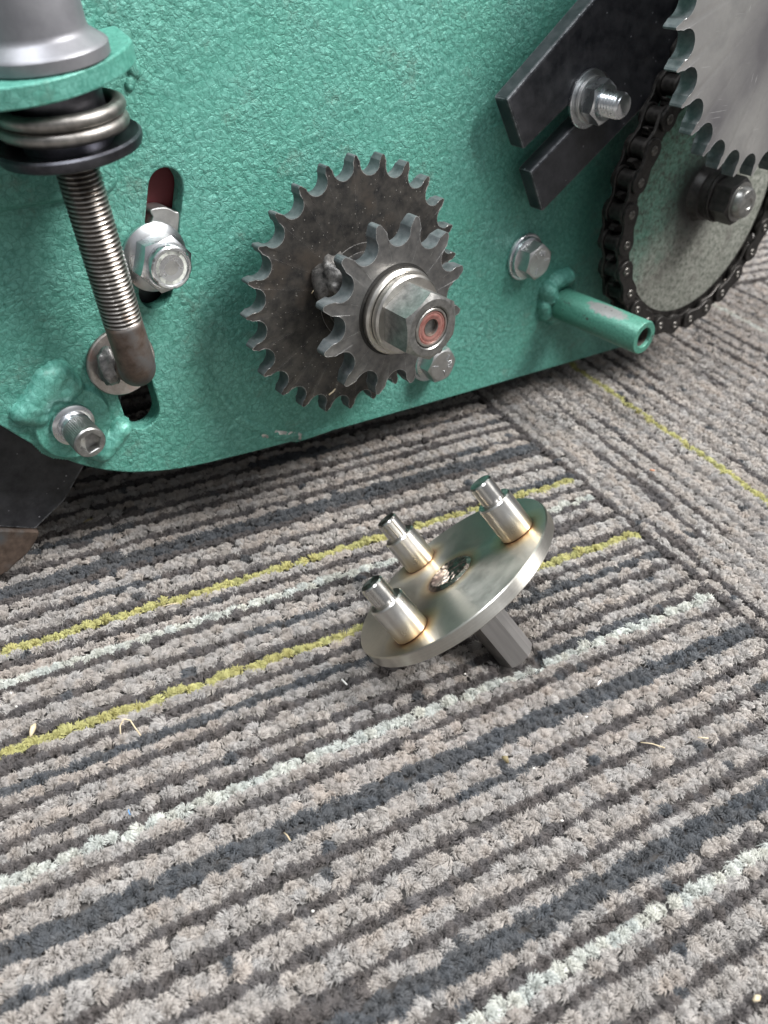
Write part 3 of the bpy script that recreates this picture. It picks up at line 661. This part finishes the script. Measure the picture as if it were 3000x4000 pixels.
def weldh(x, y):
    d = math.hypot(x, y) / 10.6; a = math.atan2(y, x)
    if d > 1: return 0
    rip = .05 * math.sin(a * 19 + d * 9 + 5 * vnoise(x * .3, y * .3, 3)) * sstep(.45, .8, d) * (1 - sstep(.88, 1, d))
    return .95 * (1 - sstep(.8, 1, d)) + rip + 1.1 * vnoise(x * .22, y * .22, 11) * (1 - d * d) + .25 * vnoise(x * .7, y * .7, 12) * (1 - d * d)
relief('weld', -11, 11, -11, 11, .25, weldh, M['weldm'], tool, TF, base=-.3)
hexhead('hex_shaft', 13.6, 40.8, M['hexbar'], tool, Fr(TFc - az * .0055, t1, -t2, -az), 0, 0, 0, rot=R(-2 + 60), ch=.985)

# ================================================================ bits lying on the carpet
WI = Matrix.Identity(4)
def bit(name, P, r, mat, label, cat, group=None):
    o = tube_path(name, P, r, M[mat], None, WI, 8); o['label'] = label; o['category'] = cat
    if group: o['group'] = group
    return o
for o, l in ((bpy.data.objects['straw_scrap'], 'tiny straw scrap stuck on the large dark sprocket beside the weld lump'), (bpy.data.objects['straw_scrap.001'], 'short flat straw scrap stuck low on the large dark sprocket above its bottom teeth')):
    o['label'] = l; o['category'] = 'straw'
bit('straw', [(-90.6, 188.0, .2), (-91.3, 190.5, 1.6), (-90.2, 192.6, 3), (-87.8, 192.2, 2.8), (-85.6, 190, 1.4), (-83.2, 187.8, .2)], .26, 'straw', 'thin straw bent into an arch on the carpet below the lower yellow stripe', 'straw')
bit('seed_husk', [(-121.8, 184.3, .6), (-121.9, 186, 1.0), (-122, 188, 1.2), (-121.9, 189.8, 1.0)], [.25, .9, 1.1, .3], 'straw', 'cream seed husk lying across the lower yellow stripe near the left edge', 'husk')
bit('straw', [(-92.2, 253.4, .6), (-88.5, 255, .9), (-85.0, 256.3, .7)], .22, 'straw', 'straight pale straw just under the upper yellow stripe', 'straw')
bit('fibre', [(-79.3, 157.9, .4), (-78.9, 156.8, 1.0), (-78.2, 155.9, .5)], .18, 'blue', 'short blue fibre on a dark stripe left of the long white stripe', 'fibre')
bit('wood_chip', [(88.1, 223.5, .6), (89, 225, .9), (90.0, 226.2, .8)], [.2, .55, .3], 'crumb', 'cream chip standing on the dark blue stripe right of the tool stub', 'chip')
bit('straw', [(99.6, 197.0, .7), (103.5, 196.4, 1.1), (108.1, 195.1, .7)], .2, 'straw', 'long thin tan straw on a light stripe at the right', 'straw')
bit('straw', [(121.8, 200.7, .8), (125.6, 200.5, .8)], .24, 'straw', 'short straight straw nearest the right edge of the picture', 'straw')
bit('twig', [(-26.7, 152.6, .5), (-25.6, 151.4, 1.1), (-24.3, 149.9, .5)], .22, 'straw', 'small forked pale twig beside the wide dark blue stripe at bottom centre', 'twig')
bit('seed', [(113.2, 108.4, .8), (114.4, 109.1, 1.2), (115.6, 109.8, .8)], [.4, 1.0, .4], 'straw', 'plump yellow seed in the bottom right corner', 'seed')
bit('bark_scrap', [(47.6, 187.2, .5), (48.6, 186, 1.6), (49.4, 184.9, .4)], [.5, 1.1, .5], 'bark', 'curled olive brown bark scrap below the dark blue stripe', 'bark')
bit('wood_chip', [(-12.8, 219.1, .7), (-10.5, 216.5, .7)], .35, 'crumb', 'pale stick chip just left of and below the steel disc rim', 'chip')
bit('paint_chip', [(142.8, 379.2, .6), (145.2, 378.4, .7)], .5, 'orange', 'orange chip between the tool and the thin yellow stripe at right', 'chip')
bit('leaf_blade', [(-142.1, 306.6, .5), (-140.5, 308.4, .9), (-138.5, 310, .5)], [.15, .5, .15], 'bark', 'dry olive leaf blade on the shaded carpet under the machine plate', 'leaf')
for (x, y), l in zip([(-136.0, 203.2), (-131.7, 197.0), (58.4, 182.8), (81.1, 207.3), (65.8, 162.6), (-14.7, 127.0), (35.7, 225.3), (80.5, 372.5)],
    ['white crumb at far left just below the upper white stripe', 'white crumb at far left just above the lower yellow stripe', 'white crumb on the carpet below the bark scrap', 'white crumb on a light stripe right of the bark scrap', 'white crumb at lower centre right, well above the white corner stripe', 'white crumb near the bottom edge, left of centre', 'white crumb on the light stripe under the tool stub', 'white crumb beyond the tool near the machine shadow']):
    o = blob('crumb', (.5, .42, .4), (x, y, .9), M['crumb'], None, Fr((0, 0, 0), (1, 0, 0), (0, 1, 0), (0, 0, 1)), x, .3, 10); o['label'] = l; o['category'] = 'crumb'; o['group'] = 'white crumbs on the carpet'

# ================================================================ the carpet tiles
CA, SA = math.cos(R(30.04648)), math.sin(R(30.04648))
def uv2w(u, v): return u * CA - v * SA, u * SA + v * CA
BU, BV, PT = 272.6, 432.0, 4.16
pal = {'L': (.372, .346, .325), 'W': (.50, .51, .475), 'G': (.41, .39, .17), 'D': (.112, .102, .100), 'B': (.095, .099, .106), 'T': (.380, .345, .318), 'S': (.235, .218, .207)}
seqA = {0: 'G', 1: 'L', 2: 'D', 3: 'T', 4: 'W', 5: 'D', 6: 'L', 7: 'L', 8: 'D', 9: 'L', 10: 'L', 11: 'D', 12: 'G', 13: 'L', 14: 'D', 15: 'L', 16: 'B', 17: 'L', 18: 'D', 19: 'L', 20: 'L', 21: 'D', 22: 'L', 23: 'D', 24: 'W', 25: 'L', 26: 'D', 27: 'L', 28: 'L', 29: 'B', 30: 'B', 31: 'L', 32: 'L', 33: 'D', 34: 'L', 35: 'L', 36: 'D', 37: 'L', 38: 'L', 39: 'D', 40: 'L', 41: 'L', 42: 'D', 43: 'L', 44: 'B', 45: 'B', 46: 'L', 47: 'D', 48: 'W', 49: 'L', 50: 'D', 51: 'L', 52: 'L', 53: 'D', 54: 'L', 55: 'L', 56: 'D', 57: 'L', 58: 'B', 59: 'B', 60: 'L',
        -1: 'D', -2: 'L', -3: 'L', -4: 'D', -5: 'L', -6: 'L', -7: 'D', -8: 'B', -9: 'B', -10: 'L', -11: 'D', -12: 'L', -13: 'L', -14: 'D', -15: 'L', -16: 'D', -17: 'L', -18: 'L', -19: 'D', -20: 'L'}
def rowA(i): return seqA.get(i, 'LLD'[i % 3])
def rowB(j):
    if j in (19,): return 'G'
    if j == 59: return 'W'
    if j == 0: return 'D'
    return 'LLSLTLSLLS'[j % 10] if j < 75 else 'LLD'[j % 3]
def tuftcol(tile, i, s, rnd):
    """yarn colour of tuft s in row i; stripes change yarn along their length"""
    if tile == 'B': c = rowB(i)
    else: c = rowA(i)
    seg = vnoise(s * .055 + 3.1 * i, i * 7.7, 21)
    if c == 'D' and seg > .34: c = 'B'
    if c in 'LT' and seg > .42: c = 'B' if (i % 2 == 0) else 'D'
    if c == 'L' and seg < -.28: c = 'T'
    if c == 'B' and seg < -.40: c = 'D'
    if c == 'S' and seg > .1: c = 'D'
    if c == 'G' and tile == 'A' and seg > .40: c = 'D'
    if c == 'W' and seg > .43: c = 'L'
    if c in 'LD' and rnd > .985: c = 'B'
    return c
CW = cam.matrix_world.inverted()
def infrust(x, y, m=.12):
    p = CW @ Vector((x, y, 0)); z = -p.z
    if z < .05: return False
    k = 36 / 39.19 / 2; return abs(p.x / z) < k * (1 + m) and abs(p.y / z) < k * 4 / 3 * (1 + m)
tufts = []           # x, y, dirx, diry, colour
SP = 4.1
def add_tile(tile):
    if tile == 'A': rows = range(-39, 70)
    elif tile == 'B': rows = range(0, 125)
    else: rows = range(-140, -39)
    for i in rows:
        off = hsh(i, 5) * SP
        for k in range(-60, 190):
            s = k * SP + off + (hsh(i, k, 4) - .5) * 1.0
            cr_ = (hsh(i, k, 6) - .5) * .9 + .5 * vnoise(s * .06, i * 3.3, 1)
            if tile == 'B': u, v = BU + PT * (i + .5) + cr_ + .25, s
            else: u, v = s, 269.4 - PT * i + cr_
            if tile == 'A' and (u > BU - 1 or v > BV - 1): continue
            if tile == 'B' and (v > BV - 1 or u < BU): continue
            if tile == 'C' and v < BV + 1: continue
            x, y = uv2w(u / 1000, v / 1000)
            if not infrust(x, y): continue
            if y > 1.0: continue
            c = tuftcol(tile, i, k, hsh(i, k, 9)); q = pal[c]; j = 1 + (hsh(i, k, 2) - .5) * .22; wm = 1 + (hsh(i, k, 3) - .5) * .06
            dx, dy = (CA, SA) if tile != 'B' else (-SA, CA)
            tufts.append((x, y, dx, dy, q[0] * j * wm, q[1] * j, q[2] * j / wm, 1.0 if c in 'GW' else .0))
for t_ in 'ABC': add_tile(t_)
T = np.array(tufts); nt_ = len(T)
dist = np.sqrt(T[:, 0] ** 2 + T[:, 1] ** 2 + .252 ** 2)
nf = np.where(dist < .36, 120, np.where(dist < .5, 66, np.where(dist < .75, 26, 14)))
idx = np.repeat(np.arange(nt_), nf); NF = len(idx); Q = T[idx]; dd = dist[idx]
a = rng.uniform(0, 2 * PI, NF); rad = np.sqrt(rng.uniform(0, 1, NF))
along = np.cos(a) * rad; across = np.sin(a) * rad
lean = rng.normal(0, 1, (nt_, 2))[idx] * .0005; hgt = (rng.normal(0, .25, nt_)[idx]) * .001
px_, py_ = -Q[:, 3], Q[:, 2]
def place(al, ac): return Q[:, 0] + Q[:, 2] * al + px_ * ac, Q[:, 1] + Q[:, 3] * al + py_ * ac
P = np.zeros((NF, 4, 3))
bx, by = place(along * .0005, across * .0005); P[:, 0] = np.stack([bx, by, np.full(NF, -.0050)], 1)
sw = (rng.choice([-1, 1], nt_) * rng.uniform(.5, 1.0, nt_))[idx] + rng.normal(0, .3, NF)
r1 = .0012; bx, by = place(along * r1 + lean[:, 0] * .3 - across * .0004 * sw, across * r1 + lean[:, 1] * .3 + along * .0004 * sw); P[:, 1] = np.stack([bx, by, -.0026 + .0004 * rng.normal(0, 1, NF)], 1)
tz = -.0008 - .0012 * rad ** 2.6 + .00016 * rng.normal(0, 1, NF) + hgt
r2 = .0021; bx, by = place(along * .0025 + lean[:, 0] - across * .0010 * sw, across * .0024 + lean[:, 1] + along * .0010 * sw); P[:, 2] = np.stack([bx, by, tz], 1)
ex = rng.normal(0, .00035, (NF, 2)); bx, by = place(along * .0031 + lean[:, 0] * 1.6 - across * .0019 * sw + ex[:, 0], across * .0029 + lean[:, 1] * 1.6 + along * .0019 * sw + ex[:, 1]); P[:, 3] = np.stack([bx, by, tz - .00045 + rng.normal(0, .00025, NF)], 1)
# the tool presses the pile down where its stub and rim rest
for (cx_, cy_, rr) in (((TFc - az * .046).x, (TFc - az * .046).y, .011), (TFc.x + .030, TFc.y - .008, .004)):
    d = np.hypot(P[:, 3, 0] - cx_, P[:, 3, 1] - cy_); m = d < rr; P[m, 1:, 2] -= .0022
cu = bpy.data.hair_curves.new('pile'); cu.add_curves([4] * NF)
cu.points.foreach_set('position', P.reshape(-1).astype(np.float32))
rr0 = np.where(dd < .36, .000095, np.where(dd < .5, .00014, np.where(dd < .75, .0002, .0003)))
rad4 = np.stack([rr0 * 1.1, rr0 * 1.1, rr0, rr0 * .45], 1).reshape(-1).astype(np.float32)
cu.points.foreach_set('radius', rad4)
at = cu.attributes.new('tint', 'FLOAT_COLOR', 'CURVE'); fj = rng.uniform(.86, 1.14, (NF, 1)); colr = np.concatenate([np.clip(Q[:, 4:7] * fj, 0, 1), np.ones((NF, 1))], 1)
at.data.foreach_set('color', colr.reshape(-1).astype(np.float32))
mp_ = NT('carpet_yarn'); an = mp_.n('ShaderNodeAttribute'); an.attribute_name = 'tint'; M['yarn'] = mp_.set(base=an.outputs['Color'], rough=.95, spec=.15)
cu.materials.append(M['yarn'])
carpet_pile = bpy.data.objects.new('pile', cu); COL.objects.link(carpet_pile)

# backing: one ribbed sheet under the yarn, coloured by the same stripes
def grid(name, xs, ys, zf, mat):
    pass
bm_ = NT('carpet_base'); an = bm_.n('ShaderNodeAttribute'); an.attribute_name = 'tint'; bm_.bump(bm_.noise(1.2, 4, .7), .6, .0006)
bm_.mp.inputs['Scale'].default_value = (1000,) * 3
M['cbase'] = bm_.set(base=an.outputs['Color'], rough=1, spec=.05)
gs = .0052
nx, ny = 330, 260
X, Y = np.meshgrid(np.linspace(-.55, 1.15, nx), np.linspace(-.05, 1.25, ny))
Vv = np.stack([X.ravel(), Y.ravel(), np.full(nx * ny, -.0040)], 1)
ii, jj = np.meshgrid(np.arange(nx - 1), np.arange(ny - 1)); b0 = (jj * nx + ii).ravel(); Ff = np.stack([b0, b0 + 1, b0 + nx + 1, b0 + nx], 1)
me = bpy.data.meshes.new('carpet'); me.from_pydata(Vv.tolist(), [], Ff.tolist()); ca = me.color_attributes.new('tint', 'FLOAT_COLOR', 'POINT')
ca.data.foreach_set('color', np.tile(np.array([.075, .07, .067, 1], np.float32), nx * ny)); me.materials.append(M['cbase'])
carpet = bpy.data.objects.new('carpet', me); COL.objects.link(carpet); carpet['kind'] = 'structure'
carpet_pile.parent = carpet
# bare floor far beyond and around the tiles
me = bpy.data.meshes.new('floor'); me.from_pydata([(-6, -6, -.012), (6, -6, -.012), (6, 6, -.012), (-6, 6, -.012)], [], [(0, 1, 2, 3)]); fm = NT('floor_screed'); nn_ = fm.noise(.02, 5)
me.materials.append(fm.set(base=fm.mix(nn_, (.20, .19, .18), (.26, .25, .235)), rough=.9)); fo = bpy.data.objects.new('floor', me); COL.objects.link(fo); fo['kind'] = 'structure'
print('tufts', nt_, 'fibres', NF)
